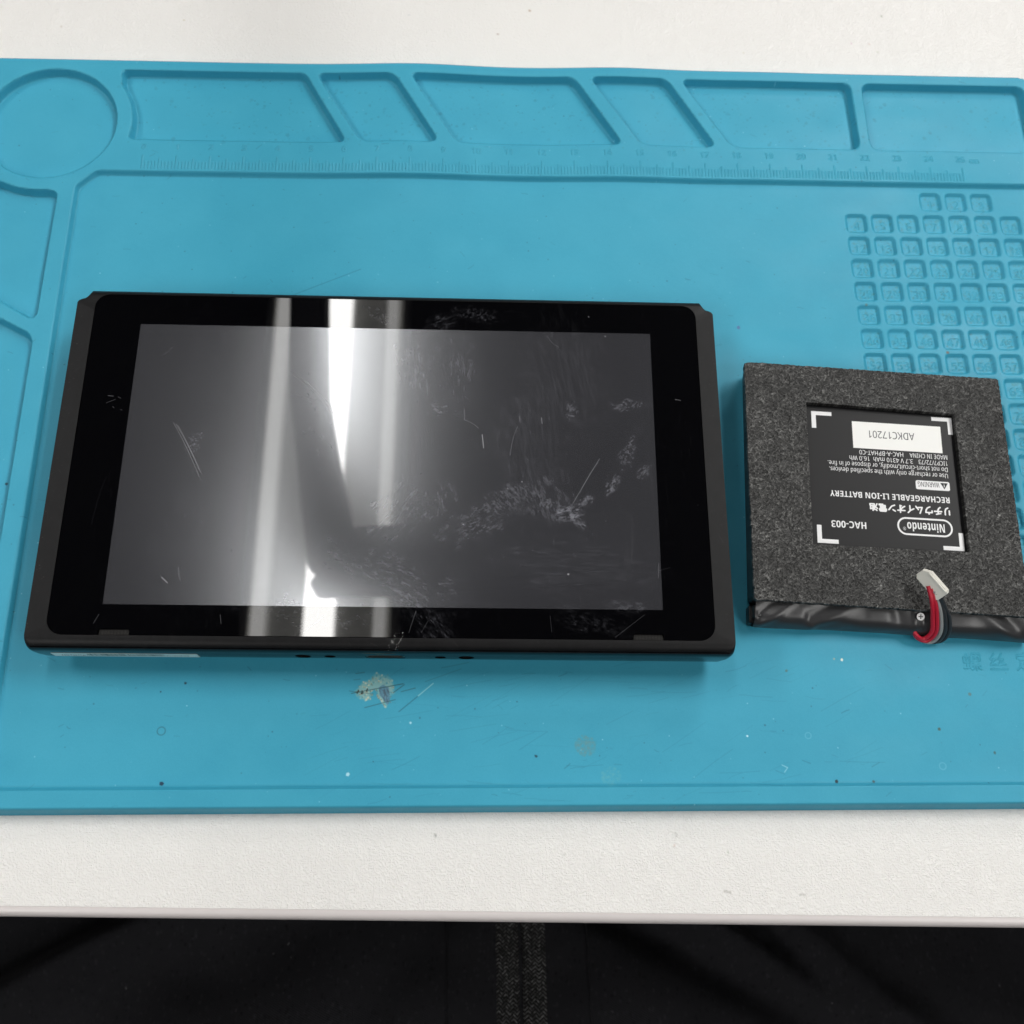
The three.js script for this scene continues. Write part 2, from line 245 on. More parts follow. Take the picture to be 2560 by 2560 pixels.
  for (let i = 0; i < 500; i++) { const s = SC1[R() * SC1.length | 0], f = 0.45 + R() * 0.6; dot(-3.6 + (s[0] + 3.6) * f, 56.3 + (s[1] - 56.3) * f, rnd(0.08, 0.3), R() < 0.4 ? `rgba(198,206,188,${rnd(0.25, 0.75)})` : R() < 0.45 ? `rgba(120,124,104,${rnd(0.2, 0.6)})` : `rgba(72,152,172,${rnd(0.3, 0.8)})`); }
  blot([[-2.9, 56.2], [-1.8, 55.2], [-0.4, 55.9], [0.3, 57.4], [0.4, 58.6], [-0.4, 60.5], [-1.5, 58.8], [-2.5, 57.7]], 'rgba(84,132,158,.85)', 3);
  for (let i = 0; i < 22; i++) { g.strokeStyle = `rgba(70,92,108,${rnd(0.4, 0.9)})`; g.lineWidth = rnd(0.7, 1.4); const a = rnd(-2.4, 0), b = rnd(55.8, 59); g.beginPath(); g.moveTo(X(a), Y(b)); g.lineTo(X(a + rnd(-0.3, 0.6)), Y(b + rnd(0.4, 1.6))); g.stroke(); }
  for (const [a, b] of [[-8, 57], [-6.8, 57.1], [-5.6, 56.5]]) blot([[a - 0.25, b + 0.4], [a + 0.1, b - 0.5], [a + 0.4, b - 0.3], [a + 0.1, b + 0.5]], 'rgba(48,56,52,.9)', 2);
  for (const [a, b, c2, d2, w2, al] of [[-9.5, 57.4, 3.5, 55, 1.1, 0.8], [-10, 56.8, -4, 57.6, 0.9, 0.6], [-6, 61, 1.6, 59, 1.1, 0.7], [1, 57.3, 3.8, 55.2, 1.2, 0.7], [3, 57, 6.6, 56.1, 1.2, 0.6], [-8.6, 52.4, -6.4, 52.1, 1, 0.6], [-9, 54, -7.4, 53.8, 1, 0.4], [13, 51, 20, 49.6, 0.9, 0.3], [9, 54.5, 18.2, 51.2, 0.9, 0.3]]) { g.strokeStyle = `rgba(38,78,84,${al})`; g.lineWidth = w2; g.beginPath(); g.moveTo(X(a), Y(b)); g.lineTo(X(c2), Y(d2)); g.stroke(); }
  g.strokeStyle = 'rgba(28,92,112,.7)'; g.lineWidth = 1.2; g.beginPath(); g.moveTo(X(2.6), Y(62)); g.lineTo(X(7.3), Y(58.1)); g.stroke();
  g.strokeStyle = 'rgba(165,212,214,.85)'; g.lineWidth = 1.3; g.beginPath(); g.moveTo(X(7.3), Y(58.1)); g.lineTo(X(11.1), Y(54.9)); g.stroke();
  g.strokeStyle = 'rgba(28,100,124,.5)'; g.lineWidth = 1.1; g.beginPath(); g.moveTo(X(-40), Y(-53)); g.lineTo(X(-12), Y(-66)); g.stroke();
  g.strokeStyle = 'rgba(190,228,238,.7)'; g.lineWidth = 1.1; g.beginPath(); g.moveTo(X(98.4), Y(75.5)); g.lineTo(X(99.8), Y(76.2)); g.lineTo(X(98.9), Y(77.3)); g.stroke();
  const gloss = dataTex(1024, (x, y) => 0.78 + (fbm(x / 70, y / 50, 81, 5) - 0.5) * 0.42 + (hash(x, y, 82) - 0.5) * 0.1);   // duller and shinier patches
  const rubber = new THREE.MeshPhysicalMaterial({ map: tex(cc), roughness: 0.68, roughnessMap: gloss, specularIntensity: 0.7, bumpMap: tex(bc, false), bumpScale: 0.0006 });
  const mat = thing('repair_mat', 'blue silicone repair mat with moulded trays, ruler and numbered screw cells', 'mat');
  mesh('mat_sheet', geo, rubber, mat);
}

/* ---------- tablet ---------- */
const GX = 81.5, GZ0 = -47.6, GZ1 = 46.3, LX = 68.65, LZ = 38.6;
{
  const tab = thing('tablet_console', 'black handheld tablet console with a scratched, smudged screen switched off', 'tablet');
  const scuff = (() => { const R = rng(8); const [c, g] = canvas(2048, 1200); g.fillStyle = 'rgb(16,16,18)'; g.fillRect(0, 0, 2048, 1200);
    const im = g.getImageData(0, 0, 2048, 1200), d = im.data; for (let y = 0; y < 1200; y++) for (let x = 0; x < 2048; x++) { const k = 4 * (y * 2048 + x), v = (hash(x, y, 3) - 0.5) * 9 + (fbm(x / 16, y / 28, 7, 4) - 0.42) * 14; d[k] += v; d[k + 1] += v; d[k + 2] += v; } g.putImageData(im, 0, 0);
    for (let i = 0; i < 900; i++) { const x = R() * 2048, y = R() * 1200, l = 3 + R() * 26, t = R() * 6.28; g.strokeStyle = `rgba(125,125,124,${0.06 + R() * 0.3})`; g.lineWidth = 0.5 + R() * 0.8; g.beginPath(); g.moveTo(x, y); g.lineTo(x + l * Math.cos(t), y + l * Math.sin(t)); g.stroke(); }
    for (let i = 0; i < 90; i++) { const s = R() < 0.5 ? 1 : -1, x = s > 0 ? 2030 - R() * 30 : 18 + R() * 30; g.fillStyle = `rgba(130,126,118,${0.15 + R() * 0.3})`; g.fillRect(x, R() * 1200, 1 + R() * 5, 1 + R() * 2); }
    return tex(c); })();
  const sheenMap = (() => { const [c, g] = canvas(1024, 600); g.fillStyle = 'rgb(120,120,120)'; g.fillRect(0, 0, 1024, 600); const im = g.getImageData(0, 0, 1024, 600), d = im.data; for (let y = 0; y < 600; y++) for (let x = 0; x < 1024; x++) { const k = 4 * (y * 1024 + x), v = (fbm(x / 5, y / 9, 27, 4) - 0.5) * 34 + (hash(x, y, 28) - 0.5) * 16; d[k + 1] += v; } g.putImageData(im, 0, 0); g.fillStyle = 'rgb(30,30,30)'; g.fillRect(0, 585, 1024, 15); return tex(c, false); })();   // scuffed face, polished front side
  const plastic = new THREE.MeshPhysicalMaterial({ map: scuff, color: lin(0.72, 0.72, 0.72), roughness: 1, roughnessMap: sheenMap, specularIntensity: 0.55 });
  /* shell: top view outline drawn in at each height, then pocket and ports are cut */
  const half = [[-83.0, -50], [-83.4, -49.2], [-83.9, -48.2], [-84.5, -47.4], [-85.3, -47.1], [-86.0, -46.6], [-86.3, -45.8]];
  const corner = []; for (let i = 0; i <= 6; i++) { const a = Math.PI / 2 * i / 6; corner.push([-86.3 + 1.6 - 1.6 * Math.cos(a), 48.4 + 1.6 * Math.sin(a)]); }
  const left = [...half, [-86.3, -20], [-86.3, 20], ...corner];
  const outline = [...left, [-40, 50], [0, 50], [40, 50], ...left.map(([x, z]) => [-x, z]).reverse(), [40, -50], [0, -50], [-40, -50]];
  const lev = [[1.2, 8.2, 7.5], [3.0, 4.6, 2.4], [4.4, 2.4, 0.45], [5.2, 1.3, 0.3], [7.6, 0.2, 0.3], [9.2, 0.0, 0.28], [10.9, 0.0, 0.3]];
  for (let i = 1; i <= 8; i++) { const a = Math.PI / 2 * i / 8; lev.push([10.9 + 3.0 * Math.sin(a), 0, 0.3 + 2.9 * (1 - Math.cos(a))]); }
  const rings = lev.map(([y, dx, dz]) => outline.map(([x, z]) => [Math.sign(x) * Math.max(0, Math.abs(x) - (Math.abs(x) > 60 ? dx : 0)), y, Math.sign(z) * Math.max(0, Math.abs(z) - (Math.abs(z) > 44 ? dz * (Math.abs(z) - 44) / 6 : 0))]));
  let g = loft(rings, true, true, true);
  { const p = g.attributes.position; const a = new THREE.Vector3(), b = new THREE.Vector3(), c = new THREE.Vector3(); let vol = 0; for (let i = 0; i < g.index.count; i += 3) { a.fromBufferAttribute(p, g.index.getX(i)); b.fromBufferAttribute(p, g.index.getX(i + 1)); c.fromBufferAttribute(p, g.index.getX(i + 2)); vol += a.dot(b.cross(c)); } if (vol < 0) { const ix = g.index.array; for (let i = 0; i < ix.length; i += 3) { const t = ix[i]; ix[i] = ix[i + 1]; ix[i + 1] = t; } } }
  g = toCreasedNormals(g.toNonIndexed(), 0.32);
  const ev = new Evaluator(); ev.attributes = ['position', 'normal', 'uv'];
  const cut = (geo) => { geo = geo.index ? geo : mergeVertices(geo); const b = new Brush(geo); b.updateMatrixWorld(); return b; };
  const prism = (pts, y0, y1) => { const q = new THREE.ExtrudeGeometry(new THREE.Shape(V2(pts)), { depth: y1 - y0, bevelEnabled: false, curveSegments: 4 }); q.rotateX(Math.PI / 2); q.translate(0, y1, 0); return q; };
  const pocketPts = roundRect(-GX, GX, GZ0, GZ1, 4, 8);
  let body = cut(mergeVertices(g));
  body = ev.evaluate(body, cut(prism(pocketPts, 13.1, 15)), SUBTRACTION);
  const holes = [[-20.3, 1.95], [-13.65, 1.4], [13.6, 1.4], [20.1, 1.95]];
  for (const [x, r] of holes) body = ev.evaluate(body, cut(new THREE.CylinderGeometry(r, r, 4, 28).rotateX(Math.PI / 2).translate(x, 7.4, 50)), SUBTRACTION);
  { const s = roundRect(-4.9, 4.9, 5.75, 9.05, 1.6, 6); const q = new THREE.ExtrudeGeometry(new THREE.Shape(V2(s)), { depth: 6, bevelEnabled: false }); q.translate(0, 0, 45.5); body = ev.evaluate(body, cut(q), SUBTRACTION); }
  const shellGeo = body.geometry; shellGeo.clearGroups(); planarUV(shellGeo, -88, 88, -51.5, 51.5);
  mesh('shell', shellGeo, plastic, tab);
  const steel = new THREE.MeshStandardMaterial({ color: lin(0.34, 0.33, 0.31), metalness: 1, roughness: 0.32 });
  const dark = new THREE.MeshStandardMaterial({ color: lin(0.012, 0.012, 0.013), roughness: 0.6 });
  for (const [x, r] of holes) {
    const sc = mesh('screw', new THREE.CylinderGeometry(r - 0.12, r - 0.12, 0.8, 24).rotateX(Math.PI / 2).translate(x, 7.4, 48.6), dark, tab);
    mesh('screw_slot', [box(x - r * 0.5, x + r * 0.5, 7.25, 7.55, 48.9, 49.06), box(x - 0.15, x + 0.15, 7.4 - r * 0.5, 7.4 + r * 0.5, 48.9, 49.07)], steel, sc);
  }
  { const s = new THREE.Shape(V2(roundRect(-4.8, 4.8, 5.85, 8.95, 1.5, 6))); s.holes.push(new THREE.Path(V2(roundRect(-4.35, 4.35, 6.25, 8.55, 1.12, 6)))); const q = new THREE.ExtrudeGeometry(s, { depth: 3.6, bevelEnabled: false, curveSegments: 4 }); q.translate(0, 0, 46); const port = mesh('charging_port', q, steel, tab); mesh('port_tongue', box(-3.3, 3.3, 7.0, 7.75, 45.9, 48.9), dark, port); }
  /* serial sticker on the front side */
  { const [c, k] = canvas(1024, 96), R = rng(33); k.fillStyle = '#cfe6e6'; k.fillRect(0, 0, 1024, 96); k.fillStyle = '#1b2a2c';
    for (let x = 250; x < 790;) { const w = 2 + R() * 7; k.fillRect(x, 4, w, 70); x += w + 3 + R() * 7; }
    for (let x = 60; x < 240;) { const w = 4 + R() * 6; k.fillRect(x, 40 + R() * 6, w, 26); x += w + 6 + R() * 6; } for (let x = 800; x < 960;) { const w = 4 + R() * 6; k.fillRect(x, 44, w, 22); x += w + 6 + R() * 6; }
    const q = box(-81.5, -46.1, 5.3, 8.6, 49.69, 49.80); const p = q.attributes.position, uv = q.attributes.uv; for (let i = 0; i < p.count; i++) uv.setXY(i, (p.getX(i) + 81.5) / 35.4, (p.getY(i) - 5.3) / 3.3);
    mesh('serial_sticker', q, new THREE.MeshPhysicalMaterial({ map: tex(c), roughness: 0.6, specularIntensity: 0.3 }), tab, 'pale sticker with a barcode on the front side'); }

  /* glass: black border, display under it; wear drawn once for both */
  const S = 12, W = Math.round(2 * GX * S), H = Math.round((GZ1 - GZ0) * S), X = (x) => (x + GX) * S, Y = (z) => (z - GZ0) * S;
  function wear(g, k) {   // scratches, smudges and dust; k scales how pale they are
    const R = rng(19), rnd = (l, h) => l + (h - l) * R(), P = (a) => `rgba(${168 * k | 0},${168 * k | 0},${172 * k | 0},${a})`;
    g.lineCap = 'round';
    const line = (pts, a, w) => { g.strokeStyle = P(a); g.lineWidth = w; g.beginPath(); g.moveTo(X(pts[0]), Y(pts[1])); if (pts.length === 6) g.quadraticCurveTo(X(pts[2]), Y(pts[3]), X(pts[4]), Y(pts[5])); else for (let i = 2; i < pts.length; i += 2) g.lineTo(X(pts[i]), Y(pts[i + 1])); g.stroke(); };
    for (let i = 0; i < 900; i++) { const x = rnd(-80, 80), z = rnd(-47, 46), l = rnd(0.4, 3.2), t = R() < 0.55 ? 1.57 + rnd(-0.5, 0.5) : R() * 6.28, q = rnd(-0.4, 0.4); line([x, z, x + l * 0.5 * Math.cos(t + q), z + l * 0.5 * Math.sin(t + q), x + l * Math.cos(t), z + l * Math.sin(t)], rnd(0.05, 0.24), rnd(0.6, 1.1)); }
    for (let i = 0; i < 130; i++) { const x = rnd(-80, 80), z = rnd(-46, 45), l = rnd(4, 14), t = R() * 6.28, q = rnd(-0.25, 0.25); line([x, z, x + l * 0.5 * Math.cos(t + q), z + l * 0.5 * Math.sin(t + q), x + l * Math.cos(t), z + l * Math.sin(t)], rnd(0.04, 0.16), rnd(0.5, 0.9)); }
    for (let i = 0; i < 240; i++) { g.fillStyle = P(rnd(0.12, 0.6)); g.beginPath(); g.ellipse(X(rnd(-80, 80)), Y(rnd(-47, 46)), rnd(0.6, 1.6), rnd(0.5, 1.2), R() * 3, 0, 7); g.fill(); }
    // smears: greasy films with a streaked, broken grain
    const im = g.getImageData(0, 0, W, H), d = im.data; let seed = 300;
    const smear = (x, z, rx, rz, turn, a, streak = 3, cut = 0.42) => {
      seed += 7; const ct = Math.cos(turn), st = Math.sin(turn), m = Math.max(rx, rz) * 1.15;
      for (let py = Math.max(0, Y(z - m) | 0); py < Math.min(H, Y(z + m)); py++) for (let px = Math.max(0, X(x - m) | 0); px < Math.min(W, X(x + m)); px++) {
        const dx = px / S - GX - x, dz = py / S + GZ0 - z, u = dx * ct + dz * st, v = -dx * st + dz * ct, q = Math.hypot(u / rx, v / rz); if (q > 1.15) continue;
        const edge = 1 - sm(0.35, 1.1, q + (fbm(u / 2.4, v / 2.4, seed, 3) - 0.5) * 1.1); if (edge <= 0) continue;
        const grain = fbm(u / (0.5 * streak), v / 0.45, seed + 3, 4), fine = vnoise(u * 9 / streak, v * 9, seed + 5);
        const al = (a < 0.3 ? 1.6 : 1.05) * a * edge * Math.max(0, grain - cut + 0.06) * 2.5 * (0.4 + 0.9 * fine); if (al <= 0.004) continue;
        const k4 = 4 * (py * W + px), o = Math.min(0.9, al); d[k4] += (150 * k - d[k4]) * o; d[k4 + 1] += (151 * k - d[k4 + 1]) * o; d[k4 + 2] += (160 * k - d[k4 + 2]) * o;
      }
    };
    smear(22, 16, 12, 6, -0.5, 0.34, 2); smear(30, 10.5, 6, 8, 0.9, 0.42, 2); smear(12.5, 11, 7, 7, 1.2, 0.34, 2.5); smear(40, 9, 9, 7, 1.2, 0.2, 3); smear(2, 14, 12, 9, -0.9, 0.2, 4);
    smear(46, 13, 5.2, 2.8, -0.3, 0.75, 2, 0.38); smear(48.4, 16.4, 2.4, 1.8, 0.6, 0.7, 2, 0.38); smear(49.6, 10.2, 3, 1.8, -0.6, 0.6, 1.5); smear(40, 11, 2, 2.8, 1.4, 0.6, 1);
    smear(61.6, -4.4, 7, 2.4, 1.9, 0.55, 1); smear(57, 6.0, 5, 2, 2.1, 0.7, 1.6, 0.4); smear(65.4, 2, 3.4, 2.2, 2.3, 0.5, 3); smear(62, -17, 6, 2, -0.1, 0.6, 1.2); smear(46.8, -15, 3.4, 1.8, 1.8, 0.6, 1.2);
    smear(12, -14, 6, 3.6, 0.2, 0.38, 3); smear(5, -27, 14, 8, 1.45, 0.2, 5); smear(17, -26, 15, 7, 1.5, 0.16, 5); smear(11.5, -40.4, 5.5, 3, -0.4, 0.4, 3); smear(21.8, -43.4, 7, 3, 0.1, 0.5, 1); smear(-2, -43, 5, 3.4, 1.5, 0.35, 4); smear(-6, -43, 8, 3, 0.4, 0.25, 1.2); smear(-50.6, -5, 2.6, 4.4, 0.2, 0.26, 1); smear(-18, 41, 20, 5, 0.1, 0.28, 2); smear(10, 41.5, 14, 5, 0.9, 0.26, 2.5); smear(50, 41.6, 11, 3.2, 0.3, 0.32, 2); smear(-20, -12, 22, 11, 1.2, 0.12, 6); smear(42, 27, 30, 9, 0.05, 0.09, 4); smear(-46, 20, 26, 17, 1.4, 0.09, 6); smear(-42, -20, 24, 14, 1.1, 0.07, 6); smear(45, -26, 22, 14, 1.4, 0.08, 6); smear(60.5, 38, 6, 2.4, 0.1, 0.3, 2); smear(34, -6, 20, 12, 1.45, 0.1, 6); smear(0, 30, 26, 8, 0.3, 0.16, 3);
    g.putImageData(im, 0, 0);
    // single marks
    for (const q of [[-56.9, -9.9, -53, -4, -48.6, 5.3], [-56.2, -9.6, -52.2, -3.6, -48.9, 3.2], [-55.6, -9.2, -51.6, -2.6, -48.4, 4.0]]) for (let i = 0; i < 2; i++) line(q, 0.34, 1.6);
    line([23.3, -7.9, 23.5, -6.3, 23.7, -4.2], 0.95, 2.6); line([18.5, -15.3, 18.6, -12.1], 0.6, 1.4); line([18.6, -12.1, 21.3, -11.0, 22.3, -9.7], 0.6, 1.2); line([38.9, -13, 39, -11.4], 0.85, 1.8); line([40.6, -37.4, 41.5, -35.2, 43.6, -34], 0.45, 1.1); line([32.6, -10.4, 31.2, -7.6, 30.6, -2.2], 0.5, 1.3); line([33, -13.4, 33.2, -12.0], 0.6, 1.4); line([53.9, -1.6, 50, 5, 46.8, 10.8], 0.5, 2.0); line([53.6, -0.6, 51, 2.4, 48.6, 8], 0.4, 1.2);
    line([-27.7, -25.3, -20, -20.6, -16.3, -14.6], 0.42, 1.2); line([-27.2, -24.4, -20, -19, -17, -13.6], 0.34, 1.0); line([-28, -19, -20, -17], 0.3, 1.0); line([-72.1, 5.6, -73.4, 10, -74.1, 18.1], 0.3, 0.9); line([-19.8, 45.6, -14.6, 40.9], 0.7, 1.8); line([6, 45, 7.6, 39.5], 0.6, 1.4); line([9, 45, 10.6, 42], 0.5, 1.3); line([64, 39.9, 56.6, 45.6], 0.5, 1.4); line([40.6, 40.4, 41, 44.5], 0.5, 1.2); line([-74.8, -15.2, -72.5, -16.3], 0.6, 1.6); line([-74.6, -17.3, -73.2, -17.2], 0.7, 2.2); line([-72, -17, -71.2, -16.6], 0.6, 1.8); line([-73, -14.2, -72.6, -13.8], 0.6, 1.8); line([-71, -13.4, -70.4, -13.2], 0.5, 1.6);
    line([-55.2, 31.7, -53.6, 33.1], 0.8, 3.0); line([-51.3, 29, -51.4, 31, -50.4, 32.6], 0.5, 1.4); line([-61.7, -29.6, -60.4, -30.4], 0.45, 1.2); line([-60, -31.2, -59.5, -31.7], 0.5, 1.4); line([74.6, -19, 76, -18.8], 0.8, 2.4); line([-67.6, -38.2, -66.9, -37.4, -66.2, -37.9], 0.3, 1.0); line([-66.3, -36.6, -66.0, -36.2], 0.3, 1.2);
    line([68.2, 26.5, 67.9, 30.4], 0.5, 1.3); line([67.8, 28.6, 71, 27.6], 0.4, 1.0); line([-40, 41, -39.6, 43.2], 0.6, 2.0); line([-70.2, 43.4, -69.2, 41.2], 0.5, 2.0);
    for (const [x, z, r] of [[33.7, 5.1, 2.2], [18.8, 16.9, 2.4], [45.3, 29.7, 3.4], [56.4, -37.6, 2.2], [52, -43.5, 2.4], [4.2, -22.4, 2], [30, 7, 1.8]]) { g.fillStyle = P(0.95); g.beginPath(); g.ellipse(X(x), Y(z), r, r * 0.75, 0.2, 0, 7); g.fill(); }
  }
  const paint = (base, k) => { const [c, g2] = canvas(W, H); g2.fillStyle = base; g2.fillRect(0, 0, W, H); wear(g2, k); return tex(c); };
  const coat = { clearcoat: 1, clearcoatRoughness: 0.012 };
  const bezelMat = new THREE.MeshPhysicalMaterial({ map: paint('rgb(4,4,6)', 0.7), roughness: 0.5, specularIntensity: 0.02, ...coat });
  const lcdMat = new THREE.MeshPhysicalMaterial({ map: paint('rgb(50,50,54)', 1.0), roughness: 0.165, ior: 2.1, specularIntensity: 1, specularColor: lin(0.92, 0.95, 1), ...coat });
  const notch = (x0, x1) => [[x1, GZ1 - 0.15], [x1, 45.2], [x1 - 0.5, 44.7], [x0 + 0.5, 44.7], [x0, 45.2], [x0, GZ1 - 0.15]];
  const ins = 0.15, rr = roundRect(-GX + ins, GX - ins, GZ0 + ins, GZ1 - ins, 3.85, 8);
  // order of rr: right-top, right-bottom, left-bottom, left-top; the notches lie on the front edge
  const outl = [...rr.slice(0, 18), ...notch(60.9, 68.7), ...notch(-69, -61.3), ...rr.slice(18)];
  const lcdRect = [[-LX, -LZ], [LX, -LZ], [LX, LZ], [-LX, LZ]];
  const topY = 13.86;
  const ring = flat(outl, topY, [lcdRect]);
  const inset = (pts, d) => { const n = pts.length; return pts.map((p, i) => { const a = pts[(i + n - 1) % n], b = pts[(i + 1) % n]; let nx = -(b[1] - a[1]), nz = b[0] - a[0]; const l = Math.hypot(nx, nz) || 1; return [p[0] - nx / l * -d, p[1] - nz / l * -d]; }); };
  const wall = loft([inset(outl, 0).map(([x, z]) => [x, topY, z]), inset(outl, -0.1).map(([x, z]) => [x, topY - 0.12, z]), inset(outl, -0.1).map(([x, z]) => [x, 13.15, z])]);
  const glass = mesh('cover_glass', [planarUV(ring, -GX, GX, GZ0, GZ1), planarUV(toCreasedNormals(wall.toNonIndexed(), 0.4), -GX, GX, GZ0, GZ1)], bezelMat, tab, 'glossy black border of the screen');
  mesh('display', planarUV(flat(lcdRect, topY - 0.01), -GX, GX, GZ0, GZ1), lcdMat, tab, 'dark grey display, hazed with scratches and smears');
  for (const x of [64.8, -65.15]) { const s = mesh('speaker_slot', box(x - 3.6, x + 3.6, 13.12, 13.42, 44.75, 46.2, 0.1), new THREE.MeshStandardMaterial({ color: lin(0.008, 0.007, 0.006), roughness: 0.8 }), tab); for (let i = 0; i < 9; i++) mesh('grille_rib', box(x - 3.3 + i * 0.78, x - 3.05 + i * 0.78, 13.42, 13.48, 44.9, 46.0), new THREE.MeshStandardMaterial({ color: lin(0.005, 0.005, 0.005), roughness: 0.9 }), s); }
}

/* torn scrap of clear film on the front edge */
{
  const R = rng(5), o = thing('film_scrap', 'crumpled scrap of clear film stuck on the front edge of the tablet', 'film scrap', [2.9, 13.4, 47.2]);
  const n = 8, pos = [], idx = [];
  for (let j = 0; j <= n; j++) for (let i = 0; i <= n; i++) { const u = i / n - 0.5, v = j / n - 0.5; const x = u * 2.6 - v * 1.8, z = v * 4.4, y0 = z > -0.4 ? -0.16 * (z + 0.4) ** 2 : 0; pos.push(x + (R() - 0.5) * 0.35, 0.58 + y0 + R() * 0.4, z + (R() - 0.5) * 0.3); }
  for (let j = 0; j < n; j++) for (let i = 0; i < n; i++) { const k = j * (n + 1) + i; idx.push(k, k + n + 1, k + 1, k + 1, k + n + 1, k + n + 2); }
  const g = new THREE.BufferGeometry(); g.setAttribute('position', new THREE.Float32BufferAttribute(pos, 3)); g.setIndex(idx); g.computeVertexNormals();
  mesh('film', g, new THREE.MeshPhysicalMaterial({ color: lin(0.9, 0.9, 0.9), transmission: 1, thickness: 0, roughness: 0.12, ior: 1.5, side: THREE.DoubleSide }), o);
}

/* ---------- battery ---------- */
{
  const bat = thing('battery_pack', 'flat black battery pack with foam frame, printed label and short wire lead', 'battery', [130, 0.3, 0]);
  bat.rotation.y = -2.9 * Math.PI / 180;
  const R = rng(12);
  const foil = new THREE.MeshPhysicalMaterial({ color: lin(0.018, 0.018, 0.019), roughness: 0.34, specularIntensity: 1 });
  mesh('cell_pouch', box(-34.9, 35.4, 0, 7.0, -31.6, 35.2, 1.2), foil, bat);
  /* foam frame with a window */
  const edgePts = (pts, j, step = 0.45) => { const o = []; for (let i = 0; i < pts.length; i++) { const a = pts[i], b = pts[(i + 1) % pts.length], l = Math.hypot(b[0] - a[0], b[1] - a[1]), n = Math.max(1, Math.round(l / step)); for (let k = 0; k < n; k++) { const t = k / n; o.push([a[0] + (b[0] - a[0]) * t + (R() - 0.5) * j, a[1] + (b[1] - a[1]) * t + (R() - 0.5) * j]); } } return o; };
  const outer = edgePts(rounded([[-36.2, -31.5, 1.6], [34.6, -31.2, 1], [36.1, 36.4, 1], [-35.0, 36.1, 0.8]], 1), 0.22);
  const hole = edgePts([[-19.4, -20.4], [21.3, -19.7], [21.9, 20.0], [-19.3, 20.3]], 0.05, 1.5);
  const y0 = 7.04, y1 = 8.55;
  const topF = flat(outer, y1, [hole]), lip = (pts, a, b) => loft([pts.map(([x, z]) => [x, a, z]), pts.map(([x, z]) => [x, b, z])]);
  const sides = loft([outer.map(([x, z]) => [x, y1, z]), outer.map(([x, z]) => [x * 1.003, y1 - 0.3, z * 1.003 + 0.02]), outer.map(([x, z]) => [x * 1.001, y0, z * 1.001])]);
  const N = 512;
  const grain = (x, y) => { const a = vnoise(x / 4, y / 4, 41, 128, 128), b = vnoise(x / 2, y / 2, 42, 256, 256), c = vnoise(x / 8, y / 8, 43, 64, 64); const e = vnoise(x / 32, y / 32, 44, 16, 16); return 0.42 * a + 0.33 * b + 0.13 * c + 0.12 * e; };
  const foamBump = dataTex(N, grain), foamCol = dataTex(N, (x, y) => { const v = grain(x, y), p = hash(x, y, 77); const q = 22 + 175 * Math.pow(v, 2.6) + (p > 0.99 ? 90 * p : 0); return [q, q, q * 0.985]; }, true);
  foamBump.repeat.set(1 / 0.05, 1 / 0.05); foamCol.repeat.set(1 / 0.05, 1 / 0.05);
  const foamGeo = [planarUV(topF, 0, 1000, 0, 1000), planarUV(sides.toNonIndexed(), 0, 1000, 0, 1000), planarUV(lip(hole.slice().reverse(), y1, y0).toNonIndexed(), 0, 1000, 0, 1000)];
  mesh('foam_frame', foamGeo, new THREE.MeshPhysicalMaterial({ map: foamCol, bumpMap: foamBump, bumpScale: 0.0007, roughness: 0.45, specularIntensity: 0.9 }), bat, 'grainy dark grey foam pad with a square window');
  /* printed label in the window */
  { const L0 = -19.8, L1 = 22.2, Q0 = -20.8, Q1 = 20.7, S = 24, [c, g] = canvas(Math.round((L1 - L0) * S), Math.round((Q1 - Q0) * S));
    g.fillStyle = '#151517'; g.fillRect(0, 0, c.width, c.height);
    // upright drawing space: u to the right, v down, in millimetres from the label's printed corner
    g.save(); g.scale(S, S); g.translate(L1 - 21.7, Q1 - 20.15);
    const ink = '#e9e9ea'; g.fillStyle = ink; g.strokeStyle = ink; g.textBaseline = 'alphabetic';
    const text = (s, u, v, size, wid, w = '') => { g.font = `${w} ${size}px sans-serif`; const m = g.measureText(s).width; g.save(); g.translate(u, v); if (wid) g.scale(wid / m, 1); g.fillText(s, 0, 0); g.restore(); };
    const br = (u, v, sx, sy) => { g.fillRect(Math.min(u, u + sx * 5.6), Math.min(v, v + sy * 1.15), 5.6, 1.15); g.fillRect(Math.min(u, u + sx * 1.25), Math.min(v, v + sy * 5.0), 1.25, 5.0); };
    br(0.4, 0.9, 1, 1); br(39.3, 0.8, -1, 1); br(0.6, 39.2, 1, -1); br(39.4, 38.7, -1, -1);
    g.lineWidth = 0.5; g.beginPath(); g.roundRect(3.3, 4.7, 14.3, 4.5, 2.25); g.stroke();
    text('Nintendo', 5.0, 8.15, 3.3, 10.3, 'bold'); g.font = '1px sans-serif'; text('®', 15.5, 6.9, 1.3, 0.9);
    text('HAC-003', 25.9, 7.7, 2.6, 9.6, 'bold');
    glyphs(g, 'リチウムイオン電池', 3.0, 10.6, 2.25, 2.46, 0.42);
    text('RECHARGEABLE LI-ION BATTERY', 3.0, 15.9, 2.3, 32.3, 'bold');
    g.beginPath(); g.roundRect(2.8, 17.6, 9.2, 2.6, 0.5); g.fill(); g.fillStyle = '#151517'; g.beginPath(); g.moveTo(4.3, 18.0); g.lineTo(5.3, 19.8); g.lineTo(3.3, 19.8); g.closePath(); g.fill(); text('WARNING', 5.6, 19.6, 1.9, 5.9); g.fillStyle = ink; g.fillRect(4.2, 18.6, 0.2, 0.7); g.fillRect(4.2, 19.45, 0.2, 0.2);
    text('Use or recharge only with the specified devices.', 2.9, 22.3, 1.85, 32.4); text('Do not short-circuit,modify, or dispose of in fire.', 2.8, 24.1, 1.85, 32.8);
